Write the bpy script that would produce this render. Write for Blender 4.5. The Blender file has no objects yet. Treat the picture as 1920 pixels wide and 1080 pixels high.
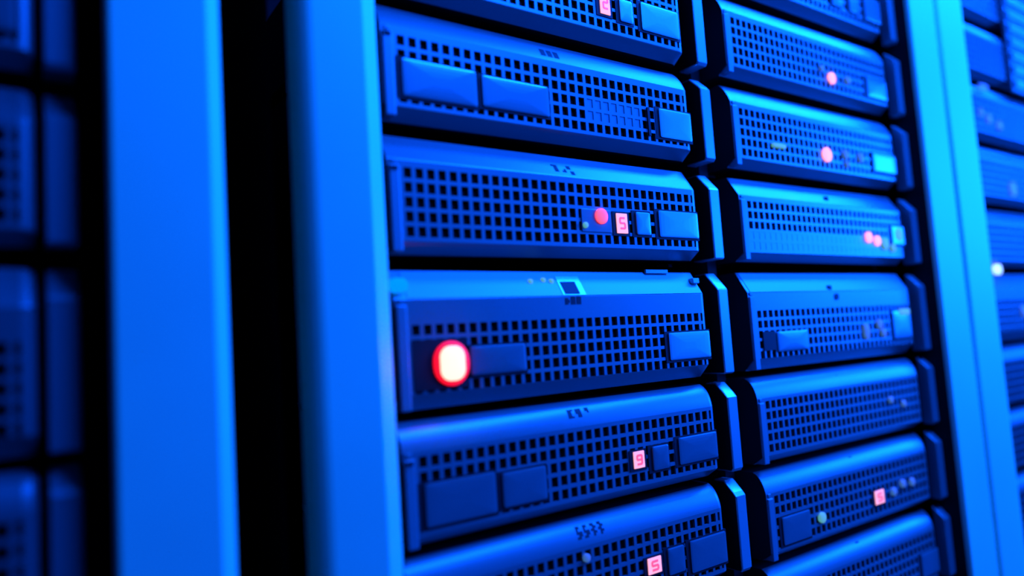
import bpy, bmesh, math, random
from mathutils import Vector, Matrix
random.seed(7)
S = bpy.context.scene
C = S.collection

# ------------------------------------------------------------ materials
def mat(name, base, metallic=0.0, rough=0.5, bump=0.0, bscale=900, var=0.06, coat=0.0, vscale=7.0, spec=0.5):
    m = bpy.data.materials.new(name); m.use_nodes = True
    nt = m.node_tree; N = nt.nodes; L = nt.links
    b = N['Principled BSDF']
    tc = N.new('ShaderNodeTexCoord')
    nz = N.new('ShaderNodeTexNoise'); nz.inputs['Scale'].default_value = vscale; nz.inputs['Detail'].default_value = 5
    L.new(tc.outputs['Object'], nz.inputs['Vector'])
    mx = N.new('ShaderNodeMixRGB')
    mx.inputs['Color1'].default_value = [c*(1-var) for c in base]+[1]
    mx.inputs['Color2'].default_value = [min(1, c*(1+var)) for c in base]+[1]
    L.new(nz.outputs['Fac'], mx.inputs['Fac']); L.new(mx.outputs[0], b.inputs['Base Color'])
    mr = N.new('ShaderNodeMapRange'); mr.inputs['To Min'].default_value = rough*0.92; mr.inputs['To Max'].default_value = rough*1.08
    L.new(nz.outputs['Fac'], mr.inputs['Value']); L.new(mr.outputs[0], b.inputs['Roughness'])
    b.inputs['Metallic'].default_value = metallic
    b.inputs['Specular IOR Level'].default_value = spec
    if coat: b.inputs['Coat Weight'].default_value = coat; b.inputs['Coat Roughness'].default_value = .25
    if bump:
        n2 = N.new('ShaderNodeTexNoise'); n2.inputs['Scale'].default_value = bscale
        L.new(tc.outputs['Object'], n2.inputs['Vector'])
        bp = N.new('ShaderNodeBump'); bp.inputs['Strength'].default_value = bump; bp.inputs['Distance'].default_value = .0005
        L.new(n2.outputs['Fac'], bp.inputs['Height']); L.new(bp.outputs[0], b.inputs['Normal'])
    return m

def emis(name, col, strength):
    m = bpy.data.materials.new(name); m.use_nodes = True
    b = m.node_tree.nodes['Principled BSDF']
    b.inputs['Base Color'].default_value = [c*.3 for c in col]+[1]
    b.inputs['Emission Color'].default_value = list(col)+[1]
    b.inputs['Emission Strength'].default_value = strength
    return m

M_BEZEL = mat('bezel_painted_metal', (.28,.29,.30), .55, .42, .10)
M_LEDGE = mat('bezel_lit_ledge', (.46,.47,.48), .4, .56, .10)  # paler than the bezel: light on the slope put into the colour
M_CAP   = mat('side_cap_plastic', (.30,.31,.33), .4, .45, .08)
M_PLATE = mat('cover_plate_metal', (.36,.37,.38), .65, .32, .04)
M_PLATE2 = mat('end_plate_metal', (.62,.60,.58), .5, .38, .04)
M_EAR   = mat('handle_aluminium', (.60,.61,.62), .6, .38, .06)
M_POST  = mat('post_powder_coat', (.70,.92,.58), .15, .55, .12, 700)
M_BLACK = mat('chassis_and_shade_black', (.010,.010,.011), .0, .7, spec=.15)
M_DARK  = mat('black_plastic_and_shade', (.014,.014,.016), .0, .6, spec=.2)
M_RACK  = mat('rack_steel_and_shade_black', (.012,.012,.013), .0, .7, spec=.15)
M_INK   = mat('printed_ink', (.03,.03,.035), .0, .6, spec=.2)
M_FLOOR = mat('floor_tile', (.04,.04,.045), .0, .5)
M_CEIL  = mat('ceiling_tile', (.06,.06,.06), .0, .8)
M_HOT   = emis('alarm_light_red', (1.0,.085,.066), 11)
M_RIM   = emis('alarm_light_rim', (1.0,.004,.020), 1.1)
M_RED   = emis('indicator_red', (1.0,.05,.10), 2.2)
M_PINK  = emis('display_pink', (1.0,.40,.52), 1.05)
M_SEG   = emis('display_segment', (1.0,.08,.20), 1.1)
M_ROSE  = emis('indicator_rose', (1.0,.33,.50), 1.4)
M_CYAN  = emis('latch_glint_cyan', (.0,.26,1.0), 1.0)
M_WHITE = emis('indicator_white', (.45,.75,1.0), 1.5)
M_PALE  = emis('indicator_pale_green', (.14,.60,.62), .50)
M_LILAC = emis('indicator_and_glint_lilac', (.10,.34,.85), .30)

# ------------------------------------------------------------ mesh helpers
def obj(name, bm, m, parent=None, smooth=False):
    me = bpy.data.meshes.new(name)
    bmesh.ops.recalc_face_normals(bm, faces=bm.faces[:])
    bm.to_mesh(me); bm.free(); me.materials.append(m)
    if smooth:
        for p in me.polygons: p.use_smooth = True
    o = bpy.data.objects.new(name, me); C.objects.link(o)
    if parent: o.parent = parent
    return o

def empty(name, loc, label=None, cat=None, group=None):
    o = bpy.data.objects.new(name, None); C.objects.link(o); o.location = loc
    o.empty_display_size = .02
    if label: o['label'] = label
    if cat: o['category'] = cat
    if group: o['group'] = group
    return o

def add_box(bm, x0, x1, y0, y1, z0, z1, bev=0.0, seg=2):
    r = bmesh.ops.create_cube(bm, size=1, matrix=Matrix.Translation(((x0+x1)/2,(y0+y1)/2,(z0+z1)/2)) @ Matrix.Diagonal((x1-x0,y1-y0,z1-z0,1)))
    if bev:
        es = list({e for v in r['verts'] for e in v.link_edges})
        bmesh.ops.bevel(bm, geom=es, offset=bev, segments=seg, affect='EDGES', profile=.5)

def box(name, x0, x1, y0, y1, z0, z1, m, parent=None, bev=0.0, seg=2):
    bm = bmesh.new(); add_box(bm, x0, x1, y0, y1, z0, z1, bev, seg)
    return obj(name, bm, m, parent)

def rounded_slab(bm, cx, cz, w, h, r, y_front, y_back, dome=0.0, n=8):
    """rounded rectangle in the front plane, extruded in depth, domed towards the front"""
    r = min(r, w/2-1e-5, h/2-1e-5)
    def ring(s, y):
        pts = []
        for (sx, sz, a0) in ((1,1,0),(-1,1,90),(-1,-1,180),(1,-1,270)):
            for k in range(n+1):
                a = math.radians(a0+90*k/n)
                pts.append(bm.verts.new((cx+s*(sx*(w/2-r)+r*math.cos(a)), y, cz+s*(sz*(h/2-r)+r*math.sin(a)))))
        return pts
    rings = [ring(1, y_back)]
    rings.append(ring(1, y_front))
    if dome:
        for t in (.92,.75,.5,.25): rings.append(ring(t, y_front-dome*math.sqrt(1-t*t)))
    for a, b in zip(rings, rings[1:]):
        for i in range(len(a)):
            j = (i+1) % len(a); bm.faces.new((a[i],a[j],b[j],b[i]))
    bm.faces.new(rings[0][::-1]); bm.faces.new(rings[-1])

# ------------------------------------------------------------ the server
W = .449                 # bezel width
HX0, HPX, NC = .0180, .01305, 33
CH = .018                # depth of the sloping top and bottom
class Row:               # measures from the top edge downwards
    def __init__(s, kind, pitch, h1, hp, lip, bot, edge=.028):
        s.kind, s.pitch, s.h1, s.hp, s.lip, s.bot, s.edge = kind, pitch, h1, hp, lip, bot, edge
        s.ctl = (.0060,-.0105) if pitch > .133 else (.0030,-.0060)
UP   = Row('round', .1358, .0412, .0147, .1100, .1215)
SOFT = Row('flat',  .1365, .0408, .0147, .1100, .1210)
LEDG = Row('flat',  .1483, .0602, .0142, .1227, .1380, .0296)
LOW  = Row('round', .1295, .0380, .0148, .1075, .1180)

def bezel_mesh(R):
    """perforated front panel: sloping top, plain band, 33 x 5 punched holes, lip, receding bottom edge"""
    H = R.pitch
    bm = bmesh.new()
    prof = []                                   # (y, z from top, is hole row)
    if R.kind == 'round':
        P0, P1, P2 = (CH,0), R.ctl, (0,-R.edge)
        for k in range(19):
            t = k/18; a = (1-t)**2; b = 2*t*(1-t); c = t*t
            prof.append((a*P0[0]+b*P1[0]+c*P2[0], a*P0[1]+b*P1[1]+c*P2[1], False))
    else:
        prof += [(CH,0,False),(CH*.5,-R.edge*.5,False),(.0006,-R.edge+.0009,False),(0,-R.edge-.0006,False)]
    hh = R.hp*.36
    for r in range(5):
        z = -(R.h1+r*R.hp)
        prof.append((0, z+hh, True)); prof.append((0, z-hh, False))
    prof += [(0,-R.lip+.0006,False),(.0006,-R.lip-.0004,False),(CH*.85,-R.bot,False),(.05,-R.bot,False)]
    prof.insert(0, (.05, 0, False))
    xs = [(0, False), (.006, False)]
    hw = HPX*.34
    for c in range(NC):
        x = HX0+.004+c*HPX
        xs.append((x-hw, True)); xs.append((x+hw, False))
    XR = xs[-1][0]
    rr = .010
    xs2 = [x for x in xs if x[0] < W-rr]
    for k in range(6):
        a = math.radians(90*k/5); xs2.append((W-rr+rr*math.sin(a), False))
    def yoff(x):
        d = x-(W-rr)
        return 0 if d <= 0 else rr-math.sqrt(max(rr*rr-d*d, 0))
    V = [[bm.verts.new((x, min(y+yoff(x), .05) if y < .05 else .05, H+z)) for (x, _) in xs2] for (y, z, _) in prof]
    for i in range(len(prof)-1):
        for j in range(len(xs2)-1):
            q = (V[i][j], V[i][j+1], V[i+1][j+1], V[i+1][j])
            if prof[i][2] and xs2[j][1]:
                b = [bm.verts.new(v.co+Vector((0,.0028,0))) for v in q]
                for k in range(4):
                    bm.faces.new((q[k], q[(k+1)%4], b[(k+1)%4], b[k]))
            else:
                f = bm.faces.new(q)
                if i == len(prof)-2 or i == 0: f.material_index = 1  # rear top and underside strips blackened in place of shade
    for j in (0, len(xs2)-1):                       # end walls, black standing in for their shade
        col = [V[i][j] for i in range(len(prof))]
        f = bm.faces.new(col); f.material_index = 1
    me = bpy.data.meshes.new('bezel')
    bmesh.ops.recalc_face_normals(bm, faces=bm.faces[:])
    bm.to_mesh(me); bm.free(); me.materials.append(M_BEZEL); me.materials.append(M_BLACK)
    return me
M_BEZEL2 = mat('bezel_darker', (.12,.12,.13), .5, .48, .10)  # darker copy of the bezel material
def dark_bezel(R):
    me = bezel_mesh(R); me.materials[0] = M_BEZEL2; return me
def chassis_mesh(R):
    bm = bmesh.new()
    add_box(bm, .006, W-.012, .0042, .0100, R.pitch-R.lip, R.pitch-.030)
    add_box(bm, .003, W-.003, .0505, .60, R.pitch-R.bot+.001, R.pitch-.001)
    me = bpy.data.meshes.new('chassis'); bm.to_mesh(me); bm.free(); me.materials.append(M_BLACK); return me
def cap_mesh(R):
    """full-height strip at the left end of the bezel with a small notch below the top band"""
    H = R.pitch
    bm = bmesh.new()
    z1 = H-R.edge-.006
    add_box(bm, .0015, .0125, -.0022, .016, H-R.bot+.001, z1, .0012)
    add_box(bm, .0035, .0095, -.0012, .004, z1+.0015, z1+.006, .0006)
    me = bpy.data.meshes.new('side_cap'); bm.to_mesh(me); bm.free(); me.materials.append(M_CAP); return me
def ear_mesh(R, w):
    """upright handle bar with an angled top"""
    H = R.pitch
    bm = bmesh.new()
    zb, zt = H-R.bot+.001, H-.001
    D = .034 if w < .0212 else .019
    pts = [(.018, zt), (.004, zt-.014), (.000, zt-.019), (.000, zb+.004), (.003, zb), (D, zb), (D, zt)]
    if R.kind == 'flat': pts = [(.020, zt), (.001, zt-.022), (.000, zt-.024), (.000, zb+.002), (.002, zb), (D+.003, zb), (D+.003, zt)]
    a = [bm.verts.new((0, y, z)) for y, z in pts]; b = [bm.verts.new((w, y, z)) for y, z in pts]
    fa = bm.faces.new(a); fa.material_index = 0 if w > .0212 else 1; bm.faces.new(b[::-1])  # narrow handles get a black left wall in place of shade
    for i in range(len(pts)):
        j = (i+1) % len(pts); bm.faces.new((a[i], b[i], b[j], a[j]))
    bmesh.ops.recalc_face_normals(bm, faces=bm.faces[:])
    es = [e for e in bm.edges if abs(e.verts[0].co.x-e.verts[1].co.x) < 1e-6 and min(v.co.y for v in e.verts) < .02]
    bmesh.ops.bevel(bm, geom=es, offset=.0016, segments=2, affect='EDGES', profile=.5)
    me = bpy.data.meshes.new('handle'); bm.to_mesh(me); bm.free(); me.materials.append(M_EAR); me.materials.append(M_BLACK); return me
CACHE = {}
def cached(key, f, *a):
    if key not in CACHE: CACHE[key] = f(*a)
    return CACHE[key]
def link(name, me, parent, loc=(0,0,0)):
    o = bpy.data.objects.new(name, me); C.objects.link(o); o.parent = parent; o.location = loc; return o

TOPS = {-2: .6800, -1: .5445, 0: .4090, 1: .2742, 2: .1388, 3: .0023, 4: -.1460, 5: -.2748, 6: -.4049}
COLS = {'near': -1.269, 'left': -.536, 'right': 0.0, 'far': .733}
EARS = {'near': (.455,.021), 'left': (.4745,.0195), 'right': (.4745,.0215), 'far': (.4745,.0215)}
def row_of(k): return UP if k <= 1 else SOFT if k == 2 else LEDG if k == 3 else LOW
def make_server(col, k, label, group):
    R = row_of(k)
    t = empty('rack_server', (COLS[col], 0, TOPS[k]-R.pitch), label, 'server', group)
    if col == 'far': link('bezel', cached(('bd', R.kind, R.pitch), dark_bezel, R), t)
    else: link('bezel', cached(('b', R.kind, R.pitch), bezel_mesh, R), t)
    link('chassis', cached(('c', R.kind, R.pitch), chassis_mesh, R), t)
    link('side_cap', cached(('s', R.kind, R.pitch), cap_mesh, R), t)
    ex, ew = EARS[col]
    hd = link('handle', cached(('e', R.kind, R.pitch, ew), ear_mesh, R, ew), t, (ex, -.004 if ew > .0212 else 0, 0))
    t['_h'] = R.pitch
    return t

# details: x from the left end of the bezel, z downwards from its top edge (taken positive)
def H(t): return t['_h']
def plate(t, x0, x1, z0, z1, name='cover_plate', m=None, y=-.0026, bev=.0010, backing=True, round_top=False):
    h = H(t)
    p = None
    if backing:
        p = box('dark_backing', x0-.0065, x1+.0020, -.0006, .0035, h-z1-.0030, h-z0+.0020, M_DARK, t)  # black backing draws the shadow beside the plate and the merged holes
    bm = bmesh.new(); rounded_slab(bm, (x0+x1)/2, h-(z0+z1)/2, x1-x0, z1-z0, .0022, y+.0008, .003, .0008, 4)
    return obj(name, bm, m or M_PLATE, t)
def display(t, x0, x1, z0, z1, digit='8', m=None):
    h = H(t)
    box('display_frame', x0-.006, x1+.004, -.0010, .0035, h-z1-.003, h-z0+.002, M_DARK, t)
    d = box('display', x0, x1, -.0022, .001, h-z1, h-z0, m or M_PINK, t, .0006)
    d['label'] = 'small pink lit digit display'
    seg = {'8': 'abcdefg', '9': 'abcdfg', '5': 'acdfg', '0': 'abcdef', '2': 'abged'}[digit]
    w, g = (x1-x0), (z1-z0)
    cx, cz = (x0+x1)/2, h-(z0+z1)/2
    ww, gg, th = w*.22, g*.26, min(w, g)*.07
    P = {'a': (cx-ww,cx+ww,cz+gg), 'g': (cx-ww,cx+ww,cz), 'd': (cx-ww,cx+ww,cz-gg)}
    Q = {'f': (cx-ww,cz,cz+gg), 'b': (cx+ww,cz,cz+gg), 'e': (cx-ww,cz-gg,cz), 'c': (cx+ww,cz-gg,cz)}
    bm = bmesh.new()
    for s in seg:
        if s in P: a, b, z = P[s]; add_box(bm, a, b, -.0028, -.002, z-th, z+th)
        else: x, a, b = Q[s]; add_box(bm, x-th, x+th, -.0028, -.002, a, b)
    obj('digit', bm, M_SEG, d)
    return d
def led(t, x, z, r, m, name='indicator_or_glint', rz=None, label=None):
    h = H(t); bm = bmesh.new(); rz = rz or r
    rounded_slab(bm, x, h-z, 2*r, 2*rz, min(r, rz), -.0028, .001, .0014, 6)
    o = obj(name, bm, m, t)
    if label: o['label'] = label
    return o
GLY = {'I': ['11','11','11','11','11'], 'C': ['111','110','110','110','111'], '9': ['111','111','111','011','011'],
       "'": ['011','011','001','000','000'], '7': ['111','011','011','011','000'], ':': ['110','110','000','011','011'], ';': ['000','000','001','011','000'],
       '5': ['110','100','111','011','110'], '3': ['110','011','110','011','010'], 'L': ['000','110','111','111','110'],
       'E': ['111','100','111','100','111']}
def mark(t, x0, x1, z0, z1, s):
    """small printed lettering on the plain band"""
    h = H(t); R = [r for r in (UP, SOFT, LEDG, LOW) if abs(r.pitch-h) < 1e-6][0]
    n = len(s); cw = (x1-x0)/n; bm = bmesh.new()
    def ysurf(z):                                 # front surface of the sloping band
        if z >= R.edge: return 0
        if R.kind == 'flat': return CH*(1-z/R.edge)
        best = 0
        for k in range(101):
            q = k/100; zz = -2*q*(1-q)*R.ctl[1]+q*q*R.edge
            if zz <= z: best = (1-q)**2*CH+2*q*(1-q)*R.ctl[0]
        return best
    for i, ch in enumerate(s):
        g = GLY[ch]; cols = len(g[0]); pw = cw*.78/cols; ph = (z1-z0)/5
        for r in range(5):
            for c in range(cols):
                if g[r][c] == '1':
                    xa = x0+i*cw+c*pw; za = z0+r*ph
                    ya, yb = ysurf(za), ysurf(za+ph)
                    v = [bm.verts.new(p) for p in ((xa,ya-.0003,h-za),(xa+pw,ya-.0003,h-za),(xa+pw,yb-.0003,h-za-ph),(xa,yb-.0003,h-za-ph))]
                    w = [bm.verts.new(q.co+Vector((0,.0006,0))) for q in v]
                    bm.faces.new(v); bm.faces.new(w[::-1])
                    for k in range(4): bm.faces.new((v[k], v[(k+1)%4], w[(k+1)%4], w[k]))
    return obj('printed_mark', bm, M_INK, t)
def hole(t, x, z, r=.005):
    h = H(t); y = CH*(1-z/.0285)*.75 if z < .028 else 0
    if z < .028 and h > .134: y = CH*(1-z/.0290)-.0016
    bm = bmesh.new(); rounded_slab(bm, x, h-z, 2*r, 1.7*r, r*.8, y-.0009, y+.004, .0, 5)
    return obj('logo_badge', bm, M_INK, t)

# ------------------------------------------------------------ servers of the middle rack, left stack
GL = 'rack servers stacked in the left half of the middle rack'
GR = 'rack servers stacked in the right half of the middle rack'
L = {}
L[0] = make_server('left', 0, 'perforated rack server cut off by the photo top, pink display at its lower right', GL)
L[1] = make_server('left', 1, 'perforated rack server with two cover plates and no red light, second from top', GL)
L[2] = make_server('left', 2, 'perforated rack server with round red light and pink display, above the big glowing light', GL)
L[3] = make_server('left', 3, 'perforated rack server with the big white-hot red alarm light glowing at its left end', GL)
L[4] = make_server('left', 4, 'perforated rack server with two cover plates and a pink display, below the big glowing light', GL)
L[5] = make_server('left', 5, 'lowest perforated rack server of the left stack, four printed marks, cut off below', GL)
t = L[0]
display(t, .2979, .3142, .058, .0875, '2'); plate(t, .3311, .3530, .0615, .0905, m=M_PLATE2); plate(t, .3692, .4391, .0570, .0940, m=M_PLATE2)
t = L[1]
plate(t, .0216, .1089, .0600, .0985, m=M_PLATE); plate(t, .1161, .2061, .0618, .0962); plate(t, .3868, .4466, .0607, .0985, m=M_PLATE2)
box('slot_divider', .366, .370, -.0015, .003, H(t)-.099, H(t)-.062, M_DARK, t)
box('mesh_insert', .2640, .3580, .0006, .0027, H(t)-.0930, H(t)-.0640, M_BEZEL, t)
mark(t, .2025, .2320, .0128, .0225, 'III')
t = L[2]
pn = box('light_panel', .243, .289, -.0012, .003, H(t)-.0915, H(t)-.0645, M_PLATE, t, .0004)
led(t, .2735, .0722, .0092, M_RED, label='round red light'); led(t, .2475, .0840, .0036, M_PALE, label='pale green light')
display(t, .2974, .3151, .0673, .0916, '5'); plate(t, .3305, .3546, .0641, .0922, m=M_PLATE2); plate(t, .3707, .4433, .0600, .0936, m=M_PLATE2)
mark(t, .2102, .2438, .0125, .0245, '7;:')
t = L[3]
box('dark_backing', .0165, .0790, -.0006, .0035, H(t)-.1195, H(t)-.0700, M_DARK, t)
al = led(t, .0586, .0946, .0200, M_RIM, 'alarm_light', .0222, label='large red alarm light')
bm = bmesh.new(); rounded_slab(bm, .0586, H(t)-.0946, .0280, .0345, .0115, -.0050, -.0010, .0020, 6)
cc = obj('glowing_lens', bm, M_HOT, al); cc['label'] = 'white-hot glowing lens'
plate(t, .0817, .1501, .0795, .1085); plate(t, .3712, .4470, .0785, .1125, m=M_PLATE2)
led(t, .0045, .0165, .0100, M_CYAN, 'latch_glint', .0070, label='cyan glint on the latch at the left end')  # latch glint put in as a glowing slab
mark(t, .2106, .2357, .0302, .0392, 'LII')
h = H(t)
def on_ledge(name, x0, x1, z0, z1, m, out=.0012, lab=None):     # a flat thing lying on the sloping ledge
    bm = bmesh.new(); v = []
    for (x, z) in ((x0,z0),(x1,z0),(x1,z1),(x0,z1)): v.append(bm.verts.new((x, CH*(1-z/.0296)-out, h-z)))
    w = [bm.verts.new(q.co+Vector((0,.003,-.001))) for q in v]
    bm.faces.new(v); bm.faces.new(w[::-1])
    for k in range(4): bm.faces.new((v[k], v[(k+1)%4], w[(k+1)%4], w[k]))
    o = obj(name, bm, m, t)
    if lab: o['label'] = lab
on_ledge('ledge_strip', .0150, W-.0075, .0015, .0288, M_LEDGE, .0007, 'ledge strip with light put into its colour')  # thin pale slab added so the slope reads as lit
on_ledge('badge_frame', .2085, .2420, .0060, .0285, M_EAR, .0013)
on_ledge('badge', .2119, .2331, .0125, .0268, M_INK, .0022, 'small dark square badge')
for x, z in ((.171,.0120),(.1895,.0105),(.2004,.0118)): led(t, x, z, .0030, M_PALE, 'ledge_light').location.y = CH*(1-z/.0296)+.001
box('ledge_clip', .355, .395, .0130, .0165, h-.0020, h+.0030, M_EAR, t, .0006)
box('ledge_clip', .4300, .4420, .0030, .0110, h-.0160, h-.0090, M_EAR, t, .0008)
t = L[4]
plate(t, .0220, .1019, .0590, .0995); plate(t, .1106, .1662, .0625, .0970)
display(t, .2955, .3127, .0664, .0859, '9'); plate(t, .3270, .3541, .0645, .0925); plate(t, .3731, .4441, .0600, .0925)
mark(t, .2062, .2394, .0085, .0178, 'C9\'')
t = L[5]
display(t, .3053, .3270, .0621, .0805, '5'); plate(t, .3392, .3673, .0580, .0885); plate(t, .3787, .4453, .0572, .0950)
mark(t, .2066, .2481, .0078, .0205, '5533')
led(t, .214, .0405, .0045, M_LILAC, label='faint bluish light above the holes')
for k in L:
    if k in (1, 4, 5, 2):
        box('latch_screw', .0035, .0105, -.0035, .000, H(L[k])-.0395, H(L[k])-.0355, M_INK, L[k], .0006)

# ------------------------------------------------------------ middle rack, right stack
Rr = {}
Rr[-1] = make_server('right', -1, 'rack server cut off by the top edge of the photo, topmost of the right stack', GR)
Rr[0] = make_server('right', 0, 'rack server with one faint rose light, second from top in the right stack', GR)
Rr[1] = make_server('right', 1, 'rack server with bright rose light beside pale lights, third from top, right stack', GR)
Rr[2] = make_server('right', 2, 'brightest blue lit rack server with cyan and pale lights at its right end', GR)
Rr[3] = make_server('right', 3, 'rack server with bright sloping ledge and dark socket beside a cover plate, right stack', GR)
Rr[4] = make_server('right', 4, 'rack server without plates or red lights, third from bottom in the right stack', GR)
Rr[5] = make_server('right', 5, 'rack server with pink display and left cover plate, second from bottom, right stack', GR)
Rr[6] = make_server('right', 6, 'rack server at the bottom right of the middle rack, cut off by the photo edge', GR)
t = Rr[-1]; plate(t, .395, .448, .052, .094); plate(t, .345, .372, .060, .090); plate(t, .292, .320, .060, .090)
t = Rr[0]
led(t, .2676, .0870, .0095, M_ROSE, label='faint rose light'); plate(t, .3750, .4400, .0666, .1001)
led(t, .240, .075, .0045, M_LILAC); led(t, .315, .083, .006, M_LILAC)
t = Rr[1]
led(t, .2306, .0835, .0115, M_ROSE, label='bright rose light'); led(t, .285, .078, .0075, M_LILAC); led(t, .330, .079, .0075, M_LILAC); led(t, .287, .094, .005, M_LILAC)
plate(t, .3700, .4450, .0664, .0971); led(t, .1046, .083, .016, M_PALE, 'status_strip', .0028, label='pale green status strip')
t = Rr[2]
box('mesh_insert', .0140, .4400, .0003, .0027, H(t)-.1065, H(t)-.0780, M_BEZEL, t)
led(t, .3302, .0780, .009, M_ROSE, label='dim rose light'); led(t, .3560, .083, .0085, M_ROSE); led(t, .380, .088, .010, M_PALE); led(t, .405, .094, .007, M_PALE)
plate(t, .4050, .4470, .056, .088, m=M_EAR); led(t, .427, .070, .011, M_PALE, label='blurred pale green light'); hole(t, .2261, .0190)
t = Rr[3]
box('socket', .0247, .0527, -.0014, .0035, H(t)-.1115, H(t)-.0850, M_DARK, t)
plate(t, .0563, .1299, .0866, .1150, backing=False); led(t, .2930, .0960, .0075, M_LILAC, rz=.0125, label='pale lilac light')
led(t, .335, .086, .008, M_LILAC); led(t, .345, .100, .007, M_LILAC); plate(t, .3788, .4376, .0662, .1122)
led(t, .419, .0675, .017, M_PALE, 'status_strip', .0050, label='pale yellowish strip'); hole(t, .2044, .0245); hole(t, .2186, .0386, .006)
h = H(t)
t = Rr[3]; on_ledge('ledge_strip', .0060, W-.0090, .0015, .0288, M_LEDGE, .0007, 'ledge strip with light put into its colour')
t = Rr[4]; hole(t, .2060, .0160, .006)
for x, z in ((.345,.062),(.385,.072)): led(t, x, z, .0055, M_LILAC)
t = Rr[5]
plate(t, .0290, .0937, .0640, .1009); led(t, .1230, .081, .0075, M_PALE); display(t, .2680, .2940, .0686, .0893, '5')
for x, z in ((.325,.078),(.355,.070),(.385,.072)): led(t, x, z, .0065, M_LILAC)
hole(t, .2222, .0140, .0065)
t = Rr[6]; plate(t, .3880, .4450, .0614, .0987); hole(t, .2197, .0120, .0065)

# ------------------------------------------------------------ next rack at the right and near rack at the left
GF = 'rack servers beyond the pale double posts'
F = {}
names = {-1: 'dark blue blurred server with no lights, topmost beyond the pale double posts',
 0: 'blurred server second from the top beyond the pale double posts, below the slatted vent column',
 1: 'blurred server with a pale light, fourth from top beyond pale double posts',
 2: 'blurred server with white light at its lower left corner beyond the double posts',
 3: 'blurred server at mid height just right of the pale double posts, white light above its top edge',
 4: 'blurred server next below the middle one, right of the pale double posts',
 5: 'blurred server third from the bottom, right of the pale double posts',
 6: 'blurred server partly cut off, lowest beyond the pale double posts'}
names[-2] = 'blurred server cut off by the photo top beyond the pale double posts'
names[-1] = 'blurred server without lights, second from top beyond the pale double posts'
names[0] = 'blurred server with a glint on its top band, just below the slatted vent column'
for k in range(-2, 7):
    F[k] = make_server('far', k, names[k], GF)
F[5]['label'] = 'blurred server second from the bottom beyond the pale double posts'
F[4]['label'] = 'blurred server with no lights, third from the bottom beyond the pale double posts'
F[3]['label'] = 'blurred server with faint lilac light, fourth from bottom beyond the pale double posts'
led(F[1], .205, .0880, .016, M_LILAC, label='pale lilac light'); led(F[0], .125, .078, .010, M_LILAC); led(F[0], .175, .086, .010, M_LILAC); led(F[0], .090, .068, .008, M_LILAC)
led(F[2], .079, .128, .017, M_WHITE, rz=.010, label='white light at lower left corner'); led(F[3], .185, .080, .012, M_LILAC)
led(F[0], .115, .010, .020, M_LILAC, rz=.005, label='glint on the top band')  # highlight put in as a glowing slab, not an indicator

GN = 'rack servers in the near left rack'
N_ = {}
N_[1] = make_server('near', 1, 'dim blurred server at the top left corner of the photo, brighter plate at its right', GN)
N_[2] = make_server('near', 2, 'dim blurred server at the left photo edge, second from the top', GN)
N_[3] = make_server('near', 3, 'dim blurred server at the left photo edge, second from the bottom', GN)
N_[4] = make_server('near', 4, 'dim blurred server in the bottom left corner of the photo', GN)
plate(N_[1], .360, .438, .045, .098)

# ------------------------------------------------------------ racks: posts, back and side panels
ZB, ZT = -1.25, .95
def post(parent, x0, x1, y0, rl, chx, chy, name='post', depth=.008):
    """upright folded post: rounded left corner, wide shallow chamfer at the right"""
    bm = bmesh.new(); P = []
    for k in range(7):
        a = math.radians(90*k/6); P.append((x0+rl-rl*math.cos(a), y0+rl-rl*math.sin(a)))
    yb = y0+max(depth, rl+.001)
    P += [(x1-chx, y0), (x1-chx+.0015, y0+.0003), (x1-.0015, y0+chy-.0012), (x1, y0+chy+.001), (x1, y0+chy+.004), (x1-chx*.8, yb), (x0, yb)]
    a = [bm.verts.new((x, y, ZB)) for x, y in P]; b = [bm.verts.new((x, y, ZT)) for x, y in P]
    bm.faces.new(a); bm.faces.new(b[::-1])
    for i in range(len(P)):
        j = (i+1) % len(P); f = bm.faces.new((a[i], a[j], b[j], b[i]))
    return obj(name, bm, M_POST, parent)
def rack(x0, x1, label):
    t = empty('server_rack', ((x0+x1)/2, .3, ZB), label, 'rack', 'server racks standing side by side')
    t.location = (0, 0, ZB)
    return t
def panel(t, name, x0, x1, y0, y1, z0, z1):
    return box(name, x0, x1, y0, y1, z0-ZB, z1-ZB, M_RACK, t)
r1 = rack(-1.30, -.69, 'near left server rack with one wide blue front post and dim blurred servers')
r2 = rack(-.645, .598, 'middle server rack holding two stacks of perforated servers between pale posts')
r3 = rack(.602, 1.4, 'right-hand server rack starting at the second pale post, blurred')
def shift(o): o.location.z -= ZB; return o
shift(post(r1, -.776, -.6925, -.030, .004, .0125, .0065))
shift(post(r2, -.6330, -.5490, -.030, .018, .0190, .0110))
shift(post(r2, .4960, .5980, -.030, .004, .0100, .0040))
shift(post(r3, .6030, .7200, -.030, .010, .0100, .0040))
for t, a, b in ((r1, -.774, -.698), (r2, -.615, -.556), (r2, .4975, .594), (r3, .607, .714)):
    panel(t, 'post_side_shade', a, b, -.0215, .0295, ZB, ZT)  # black boxes added behind the posts, standing in for their shaded sides
for t, a, b in ((r1, -1.30, -.700), (r2, -.640, .594), (r3, .606, 1.40)):
    panel(t, 'back_panel', a, b, .62, .64, ZB, ZT)
    panel(t, 'side_panel', a, a+.004, .0305, .62, ZB, ZT); panel(t, 'side_panel', b-.004, b, .0305, .62, ZB, ZT)
    panel(t, 'top_panel', a, b, .0305, .62, ZT-.01, ZT)
    panel(t, 'base_panel', a, b, .0305, .62, ZB, ZB+.05)
panel(r2, 'divider', -.030, -.012, .040, .62, ZB+.05, ZT-.01)
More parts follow.
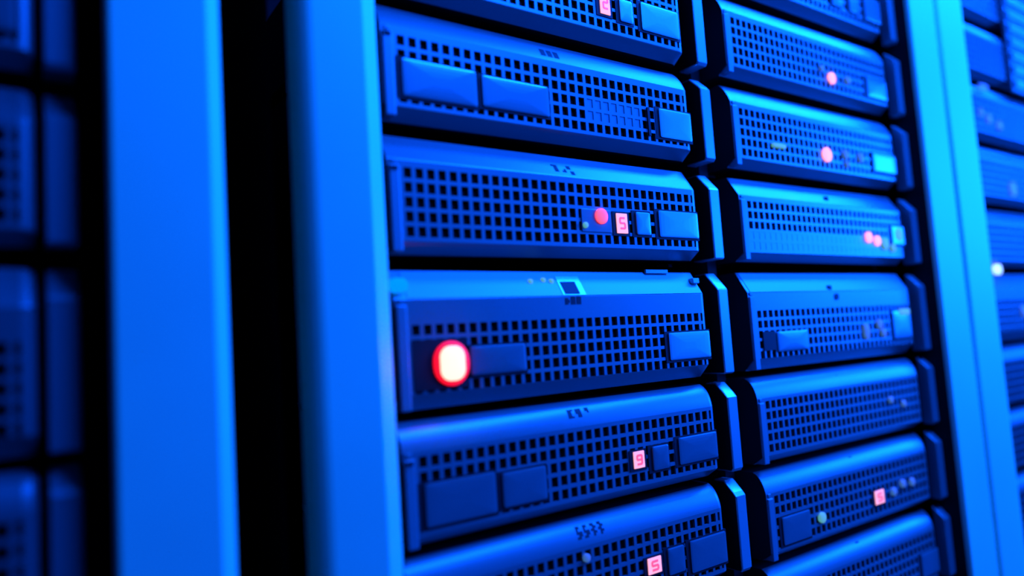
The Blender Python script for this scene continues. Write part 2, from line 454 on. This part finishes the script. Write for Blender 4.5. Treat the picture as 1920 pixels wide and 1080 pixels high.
# support rails the servers slide on
for t, col, ks in ((r2, 'left', L), (r2, 'right', Rr), (r3, 'far', F), (r1, 'near', N_)):
    for k in ks:
        zz = TOPS[k]-row_of(k).bot
        c = COLS[col]
        for xx in (c-.004, c+W-.026):
            panel(t, 'support_rail', xx, xx+.030, .058, .60, zz-.003, zz+.001)
    
# slatted vent column in front of the upper servers of the far rack
v = empty('vent_column', (1.050, -.012, .195), 'column of short bright horizontal slats at the upper right corner of the photo', 'vent')
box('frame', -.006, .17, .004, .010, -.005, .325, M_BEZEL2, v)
for i in range(10):
    box('slat', .004, .165, -.001, .006, .004+i*.0325, .021+i*.0325, M_BEZEL, v, .002)
v.location = (.992, -.012, .415)

# ------------------------------------------------------------ room
fl = box('floor', -3, 5, -2.6, 1.6, ZB-.10, ZB, M_FLOOR); fl['kind'] = 'structure'
ce = box('ceiling', -3, 5, -2.6, 1.6, 1.45, 1.55, M_CEIL); ce['kind'] = 'structure'
wb = box('wall_back', -3, 5, 1.5, 1.6, ZB, 1.45, M_CEIL); wb['kind'] = 'structure'

BLUE = (.0014, .085, 1.0)
def area(name, loc, target, sx, sy, power, col=BLUE):
    l = bpy.data.lights.new(name, 'AREA'); l.shape = 'RECTANGLE'; l.size = sx; l.size_y = sy; l.energy = power; l.color = col
    o = bpy.data.objects.new(name, l); C.objects.link(o); o.location = loc
    o.rotation_euler = (Vector(target)-Vector(loc)).to_track_quat('-Z', 'Y').to_euler(); return o
area('aisle_fill_far', (2.9, -1.2, .50), (.1, 0, .05), .7, .9, 160)  # unseen fill added down the aisle so the faces brighten rightwards
area('ceiling_band_light', (1.75, -.34, 1.38), (1.75, -.30, 0), 2.1, .22, 250)  # unseen, stretched along the aisle to brighten the sloping bands
area('aisle_lamp_overhead', (.45, -1.05, 1.38), (.0, 0, .05), .9, .3, 88)

w = bpy.data.worlds.new('world'); S.world = w; w.use_nodes = True
w.node_tree.nodes['Background'].inputs[0].default_value = (.0, .06, 1, 1)
w.node_tree.nodes['Background'].inputs[1].default_value = .004

# ------------------------------------------------------------ camera
cam = bpy.data.cameras.new('camera'); co = bpy.data.objects.new('camera', cam); C.objects.link(co)
yaw, pitch, roll = 6.12128141e-01, 7.87916289e-02, -6.50056058e-02
F_ = Vector((math.sin(yaw)*math.cos(pitch), math.cos(yaw)*math.cos(pitch), math.sin(pitch)))
R0 = Vector((math.cos(yaw), -math.sin(yaw), 0)); U0 = R0.cross(F_)
Rv = R0*math.cos(roll)+U0*math.sin(roll); Uv = -R0*math.sin(roll)+U0*math.cos(roll)
M = Matrix((( Rv.x, Uv.x, -F_.x), (Rv.y, Uv.y, -F_.y), (Rv.z, Uv.z, -F_.z))).to_4x4()
M.translation = Vector((-8.34697788e-01, -6.23096375e-01, -7.77821021e-02))
co.matrix_world = M
cam.sensor_width = 36; cam.lens = 36*1340.24/1920; cam.clip_start = .01
cam.dof.use_dof = True; cam.dof.focus_distance = .90; cam.dof.aperture_fstop = 1.2
S.camera = co
S.view_settings.view_transform = 'Standard'; S.view_settings.look = 'None'; S.view_settings.gamma = 1
S.view_settings.use_curve_mapping = False; S.view_settings.exposure = 0.2
